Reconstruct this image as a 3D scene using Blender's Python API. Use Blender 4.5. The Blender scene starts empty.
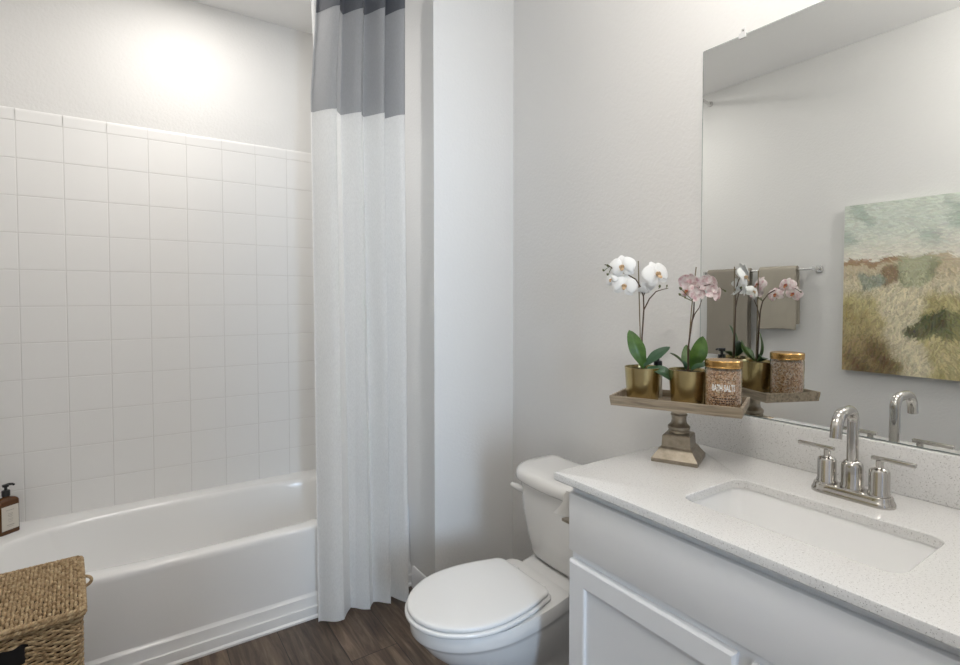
import bpy, bmesh, math, random
import numpy as np
from mathutils import Vector, Matrix, Quaternion

random.seed(7)
PI = math.pi
scn = bpy.context.scene
C = scn.collection

# ------------------------------------------------------------------ camera
cam_d = bpy.data.cameras.new('camera')
cam = bpy.data.objects.new('camera', cam_d)
C.objects.link(cam)
cam.location = (0, 0, 1.3132)
cam.rotation_euler = (PI/2 - .0293, 0, -.6028)
cam_d.sensor_width = 36
cam_d.lens = 529.02 / 960 * 36
cam_d.shift_x = -.0084
cam_d.shift_y = -.0196
cam_d.clip_start = .02
scn.camera = cam

# ------------------------------------------------------------------ world, lights, exposure
w = bpy.data.worlds.new('world'); scn.world = w; w.use_nodes = True
w.node_tree.nodes['Background'].inputs[0].default_value = (.62, .74, 1.0, 1)
w.node_tree.nodes['Background'].inputs[1].default_value = .6

def light(name, kind, loc, energy, color, rot=(0, 0, 0), **kw):
    l = bpy.data.lights.new(name, kind); l.energy = energy; l.color = color
    for k, v in kw.items(): setattr(l, k, v)
    o = bpy.data.objects.new(name, l); C.objects.link(o)
    o.location = loc; o.rotation_euler = rot
    return o
WARM = (1.0, .96, .915)
for k, y in enumerate((.27, .52, .77)):
    light('vanity_lamp', 'POINT', (1.14, y, 2.42), 1.9, WARM, shadow_soft_size=.05)
light('alcove_recessed_lamp', 'AREA', (.26, 2.42, 2.735), 4.9, WARM, shape='DISK', size=.20)
light('room_ceiling_lamp', 'POINT', (.10, .20, 2.56), 12.2, WARM, shadow_soft_size=.10)
light('hall_window_daylight', 'AREA', (-.42, -2.8, 1.55), 56, (.60, .78, 1.0), rot=(PI/2, 0, -.2), shape='RECTANGLE', size=.45, size_y=1.1)

scn.view_settings.view_transform = 'Standard'
scn.view_settings.look = 'None'
scn.view_settings.exposure = .74
scn.view_settings.gamma = 1
scn.view_settings.use_curve_mapping = False

# ------------------------------------------------------------------ room numbers
XR, XL, YF, ZC = 1.485, -.4546, 2.945, 2.7465     # right wall, left wall, far wall, ceiling
YW, XC = 1.9526, 1.07                             # boxed-out corner beside the tub
YB = -1.05                                        # wall with the doorway, behind the camera

# ------------------------------------------------------------------ materials
def mat(name, col, rough=.5, metal=0, spec=None, **kw):
    m = bpy.data.materials.new(name); m.use_nodes = True
    b = m.node_tree.nodes['Principled BSDF']
    b.inputs['Base Color'].default_value = (*col, 1)
    b.inputs['Roughness'].default_value = rough
    b.inputs['Metallic'].default_value = metal
    if spec is not None: b.inputs['Specular IOR Level'].default_value = spec
    for k, v in kw.items(): b.inputs[k].default_value = v
    return m
def nodes(m): return m.node_tree.nodes, m.node_tree.links, m.node_tree.nodes['Principled BSDF']
def coords(m, scale=(1, 1, 1), kind='Object'):
    n, l, b = nodes(m)
    tc = n.new('ShaderNodeTexCoord'); mp = n.new('ShaderNodeMapping')
    mp.inputs['Scale'].default_value = scale
    l.new(tc.outputs[kind], mp.inputs['Vector'])
    return mp.outputs['Vector']
def noise(m, vec, scale, detail=3, rough=.55, dist=0):
    n, l, b = nodes(m)
    t = n.new('ShaderNodeTexNoise'); t.inputs['Scale'].default_value = scale
    t.inputs['Detail'].default_value = detail; t.inputs['Roughness'].default_value = rough
    t.inputs['Distortion'].default_value = dist
    l.new(vec, t.inputs['Vector']); return t.outputs['Fac']
def ramp(m, fac, stops):
    n, l, b = nodes(m)
    r = n.new('ShaderNodeValToRGB'); e = r.color_ramp.elements
    while len(e) < len(stops): e.new(.5)
    for x, (p, c) in zip(e, stops): x.position = p; x.color = (*c, 1)
    l.new(fac, r.inputs['Fac']); return r.outputs['Color']
def bump(m, fac, strength, dist=.002):
    n, l, b = nodes(m)
    bp = n.new('ShaderNodeBump'); bp.inputs['Strength'].default_value = strength; bp.inputs['Distance'].default_value = dist
    l.new(fac, bp.inputs['Height']); l.new(bp.outputs['Normal'], b.inputs['Normal'])
def setcol(m, sock): n, l, b = nodes(m); l.new(sock, b.inputs['Base Color'])

M = {}
M['paint'] = mat('wall_paint', (.735, .73, .715), .6)
v = coords(M['paint']); bump(M['paint'], noise(M['paint'], v, 85, 2), .26, .005)
M['ceiling'] = mat('ceiling_paint', (.90, .895, .885), .8)
v = coords(M['ceiling']); bump(M['ceiling'], noise(M['ceiling'], v, 60, 2), .25, .004)
M['trim'] = mat('trim_paint', (.78, .78, .78), .35)
M['tile'] = mat('white_tile', (.83, .825, .81), .34)
M['grout'] = mat('grout', (.71, .70, .68), .8)
M['acrylic'] = mat('tub_acrylic', (.86, .86, .85), .14)
M['porcelain'] = mat('porcelain', (.77, .765, .75), .1)
M['sinkwhite'] = mat('sink_porcelain', (.88, .88, .87), .1)
M['plastic'] = mat('seat_plastic', (.80, .80, .79), .22)
M['cabinet'] = mat('cabinet_paint', (.81, .815, .82), .38)
M['chrome'] = mat('brushed_nickel', (.53, .51, .48), .12, 1)
M['chrome2'] = mat('bar_chrome', (.72, .71, .70), .2, 1)
M['mirror'] = mat('mirror_silver', (.90, .915, .905), 0, 1)
M['mirroredge'] = mat('mirror_edge', (.25, .29, .28), .2)
M['clearplastic'] = mat('clear_plastic', (.9, .9, .9), .1, Alpha=.75)
M['black'] = mat('black_plastic', (.012, .012, .013), .3)
M['brass'] = mat('brushed_brass', (.50, .405, .205), .27, 1)
v = coords(M['brass'], (1, 1, 60)); bump(M['brass'], noise(M['brass'], v, 8), .08, .001)
M['gold'] = mat('gold_lid', (.60, .36, .13), .26, 1)
M['pewter'] = mat('aged_metal', (.36, .31, .24), .33, .75)
v = coords(M['pewter']); f = noise(M['pewter'], v, 60, 5)
setcol(M['pewter'], ramp(M['pewter'], f, [(.3, (.27, .235, .18)), (.6, (.36, .31, .245)), (.8, (.42, .37, .30))])); bump(M['pewter'], f, .2, .001)
M['traywood'] = mat('weathered_wood', (.3, .25, .18), .6)
v = coords(M['traywood'], (2.5, 40, 40)); f = noise(M['traywood'], v, 3, 5, .6, .5)
setcol(M['traywood'], ramp(M['traywood'], f, [(.28, (.14, .105, .07)), (.5, (.30, .24, .17)), (.72, (.42, .355, .265))])); bump(M['traywood'], f, .3, .001)
M['soil'] = mat('potting_bark', (.05, .035, .022), .9)
M['leaf'] = mat('orchid_leaf', (.05, .14, .028), .32)
v = coords(M['leaf']); f = noise(M['leaf'], v, 35, 2)
setcol(M['leaf'], ramp(M['leaf'], f, [(.3, (.030, .080, .014)), (.7, (.085, .175, .032))]))
M['leafdark'] = mat('orchid_leaf_blue', (.035, .085, .04), .3)
M['stem'] = mat('orchid_stem', (.075, .042, .022), .5)
M['stake'] = mat('bamboo_stake', (.16, .12, .055), .6)
M['bud'] = mat('green_bud', (.10, .115, .04), .45)
M['petalw'] = mat('white_petal', (.83, .83, .81), .5)
M['petalp'] = mat('pink_petal', (.76, .62, .63), .5)
v = coords(M['petalp']); f = noise(M['petalp'], v, 90, 3)
setcol(M['petalp'], ramp(M['petalp'], f, [(.34, (.62, .38, .41)), (.48, (.80, .67, .67)), (.66, (.86, .80, .78))]))
M['lipo'] = mat('orange_lip', (.50, .20, .07), .5)
M['lipt'] = mat('tan_lip', (.55, .38, .22), .5)
M['magenta'] = mat('dark_pink_lip', (.30, .05, .07), .5)
M['salts'] = mat('bath_salts', (.45, .28, .16), .55)
v = coords(M['salts'])
n, l, b = nodes(M['salts']); vo = n.new('ShaderNodeTexVoronoi'); vo.inputs['Scale'].default_value = 320; l.new(v, vo.inputs['Vector'])
sp = n.new('ShaderNodeSeparateColor'); l.new(vo.outputs['Color'], sp.inputs['Color'])
setcol(M['salts'], ramp(M['salts'], sp.outputs[0], [(.05, (.26, .11, .04)), (.35, (.66, .37, .18)), (.7, (.80, .54, .31)), (.95, (.90, .74, .54))]))
bump(M['salts'], vo.outputs['Distance'], .6, .002)
M['jarglass'] = mat('jar_glass', (1, 1, 1), .03)
nodes(M['jarglass'])[2].inputs['Transmission Weight'].default_value = 1
M['printw'] = mat('white_print', (.92, .89, .84), .6)
M['printd'] = mat('dark_print', (.10, .05, .03), .6)
M['amber'] = mat('amber_glass', (.10, .038, .010), .12)
M['label'] = mat('paper_label', (.66, .62, .55), .7)
M['labelink'] = mat('label_ink', (.33, .30, .26), .7)
M['paper'] = mat('tissue_paper', (.82, .81, .79), .85)
M['towel'] = mat('taupe_towel', (.30, .27, .225), .95)
v = coords(M['towel']); bump(M['towel'], noise(M['towel'], v, 420, 2), .6, .003)
M['towel2'] = mat('sand_towel', (.40, .365, .30), .95)
v = coords(M['towel2'], (1, 1, 1)); f = noise(M['towel2'], v, 380, 2); bump(M['towel2'], f, .6, .003)
# quartz
M['quartz'] = mat('speckled_quartz', (.72, .715, .70), .17)
m = M['quartz']; v = coords(m); n, l, b = nodes(m)
f1 = noise(m, v, 230, 2, .6); f2 = noise(m, v, 430, 1, .5)
c1 = ramp(m, f1, [(.29, (.50, .49, .47)), (.37, (.70, .695, .68)), (.66, (.73, .725, .71)), (.72, (.80, .80, .79))])
c2 = ramp(m, f2, [(.29, (.26, .235, .21)), (.325, (1, 1, 1))])
mx = n.new('ShaderNodeMix'); mx.data_type = 'RGBA'; mx.blend_type = 'MULTIPLY'; mx.inputs['Factor'].default_value = .8
l.new(c1, mx.inputs['A']); l.new(c2, mx.inputs['B']); setcol(m, mx.outputs['Result'])
# floor planks, running along y
M['floor'] = mat('dark_wood_plank', (.1, .07, .05), .34)
m = M['floor']; n, l, b = nodes(m)
tc = n.new('ShaderNodeTexCoord'); mp = n.new('ShaderNodeMapping'); mp.inputs['Rotation'].default_value = (0, 0, PI/2)
mp.inputs['Location'].default_value = (.18, .065, 0)
l.new(tc.outputs['Object'], mp.inputs['Vector'])
bk = n.new('ShaderNodeTexBrick'); bk.offset = .37; bk.inputs['Scale'].default_value = 1
bk.inputs['Brick Width'].default_value = 1.2; bk.inputs['Row Height'].default_value = .18
bk.inputs['Mortar Size'].default_value = .0014; bk.inputs['Mortar Smooth'].default_value = .1; bk.inputs['Bias'].default_value = 0
bk.inputs['Color1'].default_value = (.0, .0, .0, 1); bk.inputs['Color2'].default_value = (1, 1, 1, 1); bk.inputs['Mortar'].default_value = (.5, .5, .5, 1)
l.new(mp.outputs['Vector'], bk.inputs['Vector'])
mp2 = n.new('ShaderNodeMapping'); mp2.inputs['Scale'].default_value = (17, 1.6, 1)
l.new(tc.outputs['Object'], mp2.inputs['Vector'])
ad = n.new('ShaderNodeVectorMath'); ad.operation = 'ADD'; sc_ = n.new('ShaderNodeVectorMath'); sc_.operation = 'SCALE'; sc_.inputs['Scale'].default_value = 9
l.new(bk.outputs['Color'], sc_.inputs[0]); l.new(mp2.outputs['Vector'], ad.inputs[0]); l.new(sc_.outputs['Vector'], ad.inputs[1])
f1 = noise(m, ad.outputs['Vector'], 2.2, 8, .66, .8)
col = ramp(m, f1, [(.30, (.028, .017, .011)), (.47, (.084, .057, .040)), (.60, (.150, .106, .076)), (.76, (.245, .185, .138))])
mul = n.new('ShaderNodeMix'); mul.data_type = 'RGBA'; mul.blend_type = 'MULTIPLY'; mul.inputs['Factor'].default_value = 1
tone = ramp(m, bk.outputs['Color'], [(0, (.72, .72, .72)), (1, (1.18, 1.15, 1.1))])
l.new(col, mul.inputs['A']); l.new(tone, mul.inputs['B'])
mo = n.new('ShaderNodeMix'); mo.data_type = 'RGBA'; l.new(bk.outputs['Fac'], mo.inputs['Factor']); l.new(mul.outputs['Result'], mo.inputs['A']); mo.inputs['B'].default_value = (.012, .009, .007, 1)
setcol(m, mo.outputs['Result']); bump(m, f1, .15, .001)
# seagrass
M['grass'] = mat('seagrass', (.40, .29, .16), .7)
m = M['grass']; v = coords(m); f = noise(m, v, 75, 4, .7)
setcol(m, ramp(m, f, [(.26, (.12, .07, .03)), (.42, (.32, .215, .11)), (.58, (.50, .37, .215)), (.78, (.64, .52, .34))]))
M['grassdark'] = mat('basket_inside', (.03, .018, .010), .9)
# curtain cloth
def cloth(name, col, tl, wscale=900):
    m = mat(name, col, .9); n, l, b = nodes(m)
    v = coords(m, (1, 1, .35)); f = noise(m, v, 260, 3, .7)
    c = ramp(m, f, [(.3, tuple(x*.94 for x in col)), (.7, tuple(min(1, x*1.05) for x in col))]); setcol(m, c)
    t = n.new('ShaderNodeBsdfTranslucent'); l.new(c, t.inputs['Color'])
    mx = n.new('ShaderNodeMixShader'); mx.inputs['Fac'].default_value = tl
    out = n['Material Output']; l.new(b.outputs['BSDF'], mx.inputs[1]); l.new(t.outputs['BSDF'], mx.inputs[2]); l.new(mx.outputs['Shader'], out.inputs['Surface'])
    bump(m, f, .06, .001); return m
M['linen_grey'] = cloth('grey_linen', (.44, .445, .455), .35)
M['linen_shaded'] = cloth('shaded_heading', (.135, .14, .155), .2)  # backlit shade of the doubled grey cloth, put into the base colour
M['linen_white'] = cloth('white_linen', (.93, .93, .92), .5)
M['liner'] = cloth('white_liner', (.82, .82, .81), .4)
# painting
M['canvas'] = mat('painted_canvas', (.7, .7, .6), .75)
m = M['canvas']; n, l, b = nodes(m)
at = n.new('ShaderNodeAttribute'); at.attribute_name = 'paint'; setcol(m, at.outputs['Color'])
v = coords(m); bump(m, noise(m, v, 300, 2), .25, .001)

# ------------------------------------------------------------------ mesh helpers
class MB:
    def __init__(s): s.bm = bmesh.new()
    def box(s, lo, hi, bev=0, seg=2, mi=0, mtx=None):
        b = bmesh.new(); bmesh.ops.create_cube(b, size=1)
        c = [(a+d)/2 for a, d in zip(lo, hi)]; sz = [d-a for a, d in zip(lo, hi)]
        for v in b.verts: v.co = Vector((v.co.x*sz[0]+c[0], v.co.y*sz[1]+c[1], v.co.z*sz[2]+c[2]))
        if bev: bmesh.ops.bevel(b, geom=b.edges[:], offset=bev, segments=seg, profile=.5, affect='EDGES')
        return s.merge(b, mi, mtx)
    def merge(s, b, mi=0, mtx=None):
        vs = {}
        for v in b.verts:
            co = mtx @ v.co if mtx else v.co
            vs[v] = s.bm.verts.new(co)
        for f in b.faces:
            try: nf = s.bm.faces.new([vs[v] for v in f.verts]); nf.material_index = mi
            except ValueError: pass
        b.free(); return s
    def rings(s, rs, closed=True, cap0=False, cap1=False, mi=0):
        L = [[s.bm.verts.new(p) for p in r] for r in rs]
        n = len(L[0])
        for a, b in zip(L, L[1:]):
            for i in range(n if closed else n-1):
                j = (i+1) % n
                try: s.bm.faces.new((a[i], a[j], b[j], b[i])).material_index = mi
                except ValueError: pass
        if cap0: s.bm.faces.new(L[0][::-1]).material_index = mi
        if cap1: s.bm.faces.new(L[-1]).material_index = mi
        return L
    def lathe(s, prof, n=32, c=(0, 0, 0), mi=0, cap0=False, cap1=False, axis='z'):
        rs = []
        for r, z in prof:
            ring = []
            for k in range(n):
                a = 2*PI*k/n; p = (r*math.cos(a), r*math.sin(a), z)
                if axis == 'x': p = (z, p[0], p[1])
                if axis == 'y': p = (p[1], z, p[0])
                ring.append((p[0]+c[0], p[1]+c[1], p[2]+c[2]))
            rs.append(ring)
        s.rings(rs, True, cap0, cap1, mi); return s
    def tube(s, pts, r, n=10, mi=0, cap=True):
        pts = [Vector(p) for p in pts]; N = len(pts)
        rr = r if hasattr(r, '__len__') else [r]*N
        T = [(pts[min(i+1, N-1)]-pts[max(i-1, 0)]).normalized() for i in range(N)]
        u = T[0].orthogonal().normalized(); rs = []
        for i in range(N):
            if i:
                q = T[i-1].rotation_difference(T[i]); u = (q @ u).normalized()
            w_ = T[i].cross(u)
            rs.append([pts[i]+(u*math.cos(2*PI*k/n)+w_*math.sin(2*PI*k/n))*rr[i] for k in range(n)])
        s.rings(rs, True, cap, cap, mi); return s
    def build(s, name, m, parent=None, angle=40, loc=None, smooth=True, recalc=True):
        if recalc: bmesh.ops.recalc_face_normals(s.bm, faces=s.bm.faces[:])
        me = bpy.data.meshes.new(name); s.bm.to_mesh(me); s.bm.free()
        for x in (m if isinstance(m, (list, tuple)) else [m]): me.materials.append(x)
        if smooth:
            me.shade_smooth(); me.set_sharp_from_angle(angle=math.radians(angle))
        o = bpy.data.objects.new(name, me); C.objects.link(o)
        if parent: o.parent = parent
        if loc: o.location = loc
        return o

def thing(name, label, cat, loc=(0, 0, 0), rz=0, group=None):
    o = bpy.data.objects.new(name, None); C.objects.link(o); o.empty_display_size = .05
    o.location = loc; o.rotation_euler = (0, 0, rz)
    o['label'] = label; o['category'] = cat
    if group: o['group'] = group
    return o
def tag(o, label, cat, group=None):
    o['label'] = label; o['category'] = cat
    if group: o['group'] = group
    return o
def struct(o, label, cat='structure'):
    o['kind'] = 'structure'; o['label'] = label; o['category'] = cat; return o
def rrect(x0, x1, y0, y1, rad, z, nc=8, ns=10):
    """rounded rectangle ring, rad = (x0y0, x1y0, x1y1, x0y1)"""
    if not hasattr(rad, '__len__'): rad = (rad,)*4
    out = []
    cs = [(x0, y0, 1, 1, PI), (x1, y0, -1, 1, 1.5*PI), (x1, y1, -1, -1, 0), (x0, y1, 1, -1, .5*PI)]
    P = []
    for (cx, cy, sx, sy, a0), r in zip(cs, rad):
        P.append([(cx+sx*r+r*math.cos(a0+.5*PI*k/nc), cy+sy*r+r*math.sin(a0+.5*PI*k/nc)) for k in range(nc+1)])
    for i in range(4):
        out += P[i]
        a, b = P[i][-1], P[(i+1) % 4][0]
        out += [(a[0]+(b[0]-a[0])*k/ns, a[1]+(b[1]-a[1])*k/ns) for k in range(1, ns)]
    return [(x, y, z) for x, y in out]
def lerp(a, b, t): return a+(b-a)*t
def interp(xs, ys, x): return float(np.interp(x, xs, ys))

# ------------------------------------------------------------------ setting
def slab(name, lo, hi, m, label, cat):
    return struct(MB().box(lo, hi).build(name, m, smooth=False), label, cat)
slab('floor', (XL-.1, YB-.1, -.08), (XR+.1, YF+.1, 0), M['floor'], 'dark brown wood plank floor', 'floor')
slab('ceiling', (XL-.1, YB-.1, ZC), (XR+.1, YF+.1, ZC+.08), M['ceiling'], 'smooth pale ceiling', 'ceiling')
slab('wall_left', (XL-.1, YB-.1, 0), (XL, YF+.1, ZC), M['paint'], 'pale grey wall opposite the mirror', 'wall')
slab('wall_right', (XR, YB-.1, 0), (XR+.1, YF+.1, ZC), M['paint'], 'pale grey textured wall behind mirror and toilet', 'wall')
slab('wall_far', (XL, YF, 0), (XR, YF+.1, ZC), M['paint'], 'pale grey textured wall above the tub tiles', 'wall')
slab('wall_corner', (XC, YW, 0), (XR, YF, ZC), M['paint'], 'boxed-out pale wall between tub and toilet', 'wall')
b = MB()
DX0, DX1, DZ = -.10, .315, 2.05  # unseen opening, narrowed to keep hall daylight off the tub apron
b.box((XL, YB-.1, 0), (DX0, YB, ZC)); b.box((DX1, YB-.1, 0), (XR, YB, ZC)); b.box((DX0, YB-.1, DZ), (DX1, YB, ZC))
struct(b.build('wall_back', M['paint'], smooth=False), 'pale unseen wall, its doorway narrowed to shape the daylight', 'wall')

def base(name, pts, label):
    b = MB(); prof = [(0, 0), (.013, 0), (.013, .07), (.010, .078), (.008, .088), (.004, .094), (0, .095)]
    for (x0, y0), (x1, y1), (nx, ny) in pts:
        b.rings([[(x+nx*d, y+ny*d, z) for d, z in prof] for x, y in ((x0, y0), (x1, y1))], True, True, True)
    return struct(b.build(name, M['trim'], angle=30), label, 'baseboard')
base('baseboard_corner', [((XC-.013, YW), (XR, YW), (0, -1)), ((XC, YW), (XC, 2.15), (-1, 0))], 'white baseboard on the boxed-out corner')
base('baseboard_right', [((XR, 1.0), (XR, YW-.013), (-1, 0))], 'white baseboard behind the toilet')
base('baseboard_left', [((XL, YB), (XL, 2.15), (1, 0))], 'white baseboard below towels and painting')

# tile surround: real pillow-edged tiles on three alcove walls
TP, TZ0, TX0 = .1545, 1.8961, -.3597
def tiles(name, fn, u0, u1, ulines, label):
    """fn(u, z, d) -> point; d is height off the wall"""
    b = MB(); G = .0011; TH = .008
    us = [u0]+[u for u in sorted(ulines) if u0+.01 < u < u1-.01]+[u1]
    zs = [.35]+[TZ0-TP*j for j in range(9, -2, -1)]
    b.rings([[fn(u0, .35, TH-.0012), fn(u1, .35, TH-.0012)], [fn(u0, TZ0+TP, TH-.0012), fn(u1, TZ0+TP, TH-.0012)]], False, mi=1)
    for a, c in zip(us, us[1:]):
        for z0, z1 in zip(zs, zs[1:]):
            rs = []
            for ins, d in ((G, TH-.0014), (G+.0006, TH-.0003), (G+.003, TH)):
                rs.append([fn(a+ins, z0+ins, d), fn(c-ins, z0+ins, d), fn(c-ins, z1-ins, d), fn(a+ins, z1-ins, d)])
            b.rings(rs, True, False, True)
        # bullnose strip
        z0, z1 = TZ0+TP, TZ0+TP+.053
        prof = [(z0+G, TH-.0014), (z0+G+.001, TH), (z1-.012, TH+.0012), (z1-.005, TH-.0005), (z1-.0012, TH-.004), (z1, 0)]
        b.rings([[fn(u, z, d) for z, d in prof] for u in (a+G, c-G)], False)
        b.rings([[fn(u, z0, TH-.0012) for u in (a, c)], [fn(u, z1-.004, TH-.006) for u in (a, c)]], False, mi=1)
    for u in (u0, u1):      # closed tile edge at both ends of the panel
        e = u+(.0012 if u == u0 else -.0012)
        b.rings([[fn(u, z, 0), fn(u, z, TH-.001), fn(e, z, TH)] for z in (.35, TZ0+TP+.052)], False)
    o = b.build(name, [M['tile'], M['grout']], smooth=False)
    return struct(o, label, 'tile')
tiles('trim_1', lambda u, z, d: (u, YF-d, z), XL+.008, XC-.008, [TX0+TP*i for i in range(-1, 12)], 'white square tiles on the wall behind the tub')
tiles('trim_2', lambda u, z, d: (XL+d, u, z), 2.285, YF-.008, [YF-.008-TP*i for i in range(1, 6)], 'white square tiles on the left tub wall')
tiles('trim_3', lambda u, z, d: (XC-d, u, z), 2.24, YF-.008, [YF-.008-TP*i for i in range(1, 6)], 'white square tiles behind the curtain')
# door casing behind the camera
b = MB()
for x0, x1 in ((DX0-.0, DX0+.02), (DX1-.02, DX1)): b.box((x0, YB-.1, 0), (x1, YB+.012, DZ))
b.box((DX0, YB-.1, DZ-.02), (DX1, YB+.012, DZ)); b.box((DX1, YB, 0), (DX1+.06, YB+.014, DZ+.06)); b.box((XL, YB, DZ), (DX1, YB+.014, DZ+.06))
struct(b.build('trim_4', M['trim'], smooth=False), 'white casing round the narrowed doorway', 'trim')

# ------------------------------------------------------------------ bathtub
tub = thing('bathtub', 'white built-in bathtub with plain apron under the tiled wall', 'bathtub', (.3, 2.55, 0))
def R(x0, x1, y0, y1, rad, z): return [(x-.3, y-2.55, z) for x, y, z in rrect(x0, x1, y0, y1, rad, z, 12, 14)]
TXA, TXB, TYA, TYB = XL+.002, XC-.002, 2.200, YF-.002
zt = .366
b = MB()
OUT = R(TXA, TXB, TYA, TYB, .0005, 0)
def basin(ins, insl, insr, z, p=2.8):
    cx, ax = .28+(insl-insr)/2-.3, .71-(insl+insr)/2
    cy, by = 2.556-2.55, .291-ins; out = []
    for x, y, _ in OUT:
        u, v = (x-(TXA+TXB)/2+.3)/((TXB-TXA)/2), (y-(TYA+TYB)/2+2.55)/((TYB-TYA)/2)
        k = (abs(u)**p+abs(v)**p)**(-1/p)
        out.append((cx+ax*u*k, cy+by*v*k, z))
    return out
rs = [R(TXA, TXB, TYA, TYB, .0005, zt-.018),
      R(TXA, TXB, TYA+.002, TYB, .0005, zt-.008), R(TXA, TXB, TYA+.007, TYB, .0005, zt-.002), R(TXA, TXB, TYA+.014, TYB, .0005, zt),
      basin(-.014, -.016, -.014, zt), basin(-.006, -.007, -.006, zt-.0025), basin(0, 0, 0, zt-.010), basin(.004, .006, .003, zt-.022),
      basin(.012, .03, .010, zt-.08), basin(.030, .10, .025, zt-.18), basin(.05, .17, .04, zt-.25), basin(.075, .22, .06, zt-.285), basin(.11, .27, .10, zt-.300), basin(.16, .33, .15, zt-.304)]
b.rings(rs, True, False, True)
b.build('tub_shell', M['acrylic'], tub, angle=60)
b = MB()
prof = [(2.2002, .3485), (2.2000, .3485), (2.198, .34), (2.189, .115), (2.187, .098), (2.182, .090), (2.177, .086), (2.176, .082), (2.175, .055), (2.172, .049), (2.167, .046), (2.166, .040), (2.165, .014), (2.160, .010), (2.158, .008), (2.158, 0), (2.198, 0)]
b.rings([[(x-.3, y-2.55, z) for y, z in prof] for x in (TXA, TXB)], True, True, True)
b.build('apron_panel', M['acrylic'], tub, angle=25)
MB().lathe([(.0, .0035), (.028, .0035), (.032, .001), (.032, -.002)], 24, (.66, .02, zt-.303)).build('drain', M['chrome2'], tub)
MB().lathe([(.0, -.012), (.026, -.012), (.034, -.006), (.034, 0)], 24, (.672, .02, .24), axis='x').build('overflow_plate', M['chrome2'], tub)

# ------------------------------------------------------------------ curtain rod and curtain
rod = thing('curtain_rod', 'chrome tension rod high above the tub, its end seen in the mirror', 'curtain rod', (XL, 2.205, 2.672))
def rodpt(x, dz=0): return (x-XL, lerp(0, -.165, (x-XL)/(XC-XL)), dz)
MB().tube([rodpt(XL+.004), rodpt(.4), rodpt(XC-.002)], .0105, 16).build('pole', M['chrome2'], rod)
MB().lathe([(.0, .02), (.015, .02), (.016, .012), (.018, .006), (.019, 0), (0, 0)], 24, axis='x').build('flange', M['chrome2'], rod)
MB().lathe([(.0, -.022), (.016, -.022), (.019, -.012), (.028, -.006), (.03, 0), (0, 0)], 24, rodpt(XC), axis='x').build('flange', M['chrome2'], rod)

cur = thing('shower_curtain', 'white linen shower curtain with grey top band, drawn to the right end', 'curtain', (.80, 2.09, 0))
TOPB = [0, .165, .29, .53, .765, 1.0]; BOTB = [0, .17, .37, .615, .81, 1.0]
KN = [0, .62, 1.0, 2.0, 3.0, 4.0]
def cur_pt(s, z, off=0):
    """s 0..4 pleats along the curtain, z height"""
    t = max(0, min(1, z/2.6))
    k = [lerp(bb, tt, t) for bb, tt in zip(BOTB, TOPB)]
    p = interp(KN, k, s)
    x = lerp(lerp(.622, .618, t)+.075*max(0, z-2.12), lerp(1.0, .990, t), p); y = lerp(interp([0, .30, .42, 1], [2.080, 2.080, 2.106, 2.035], p), lerp(2.100, 2.03, p), t)
    ph = s % 1.0
    tri = (lerp(1, -1, ph/.80) if ph < .80 else lerp(-1, 1, (ph-.80)/.20))
    tri2 = math.cos(2*PI*(ph*.9+.02))
    wv = .72*tri+.28*tri2
    A = lerp(.031, .044, t)*(1+.18*math.sin(s*2.3+1))
    A *= 1 if s > .02 else .8
    back = .012*math.sin(PI*max(0, (ph-.7)/.3)) if ph > .7 else 0
    rip = .0022*math.sin(9*s+3*z)*math.sin(2.2*z+s)
    return (x-back-.80, y+A*wv+rip+off-2.09, z)
def cur_panel(name, m, z0, z1, off=0, rows=30, ncol=200, s0=0, s1=4.0):
    b = MB(); rs = []
    for i in range(rows+1):
        t = i/rows; r = []
        for j in range(ncol+1):
            s = lerp(s0, s1, j/ncol)
            zz0, zz1 = [q(s) if callable(q) else q for q in (z0, z1)]
            z = lerp(zz0, zz1, t); r.append(cur_pt(s, z, off))
        rs.append(r)
    b.rings(rs, False)
    o = b.build(name, m, cur, angle=180, recalc=False)
    sm = o.modifiers.new('smooth', 'SMOOTH'); sm.factor = .5; sm.iterations = 2
    return o
seam = lambda s: 2.055+.006*s
head = lambda s: 2.437+.0155*s
top = lambda s: 2.575+.012*s
hem = lambda s: .105
bot = lambda s: .010+.004*s+.006*math.sin(3*s)
cur_panel('white_panel', M['linen_white'], bot, seam, 0, 60)['label'] = 'white linen lower panel'
cur_panel('grey_panel', M['linen_grey'], lambda s: seam(s)-.012, top, -.0022, 24)['label'] = 'grey linen top band'
cur_panel('heading', M['linen_shaded'], head, top, -.0042, 8)['label'] = 'heading strip with its shade put into the colour'
cur_panel('hem', M['linen_white'], bot, hem, -.003, 8)
# plain liner hanging inside the curtain
b = MB(); rs = []
for i in range(41):
    z = lerp(.42, 2.60, i/40); r = []
    for j in range(91):
        t = j/90; x = lerp(.648+.004*math.sin(z*2.1)+.003*math.sin(z*9)-.012*max(0, z-2.1), .95, t); y = lerp(2.178, 2.105, t)+.010*math.sin(t*34)+.004*math.sin(z*5+t*8)
        y = y if z > .5 else y
        r.append((x-.80, y-2.09+.03*(1-z/2.6), z))
    rs.append(r)
b.rings(rs, False); b.build('liner', M['liner'], cur, angle=180, recalc=False)
for k in range(9):
    s = k*.5; p = cur_pt(s, 2.60); rx = p[0]; ry = 2.205+lerp(0, -.165, (rx+.80-XL)/(XC-XL))-2.09
    pts = [(rx, ry+.026*math.sin(a), 2.672-.010+.030*math.cos(a)) for a in [2*PI*i/20 for i in range(21)]]
    MB().tube(pts, .0018, 6).build('ring', M['chrome2'], cur)

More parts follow.
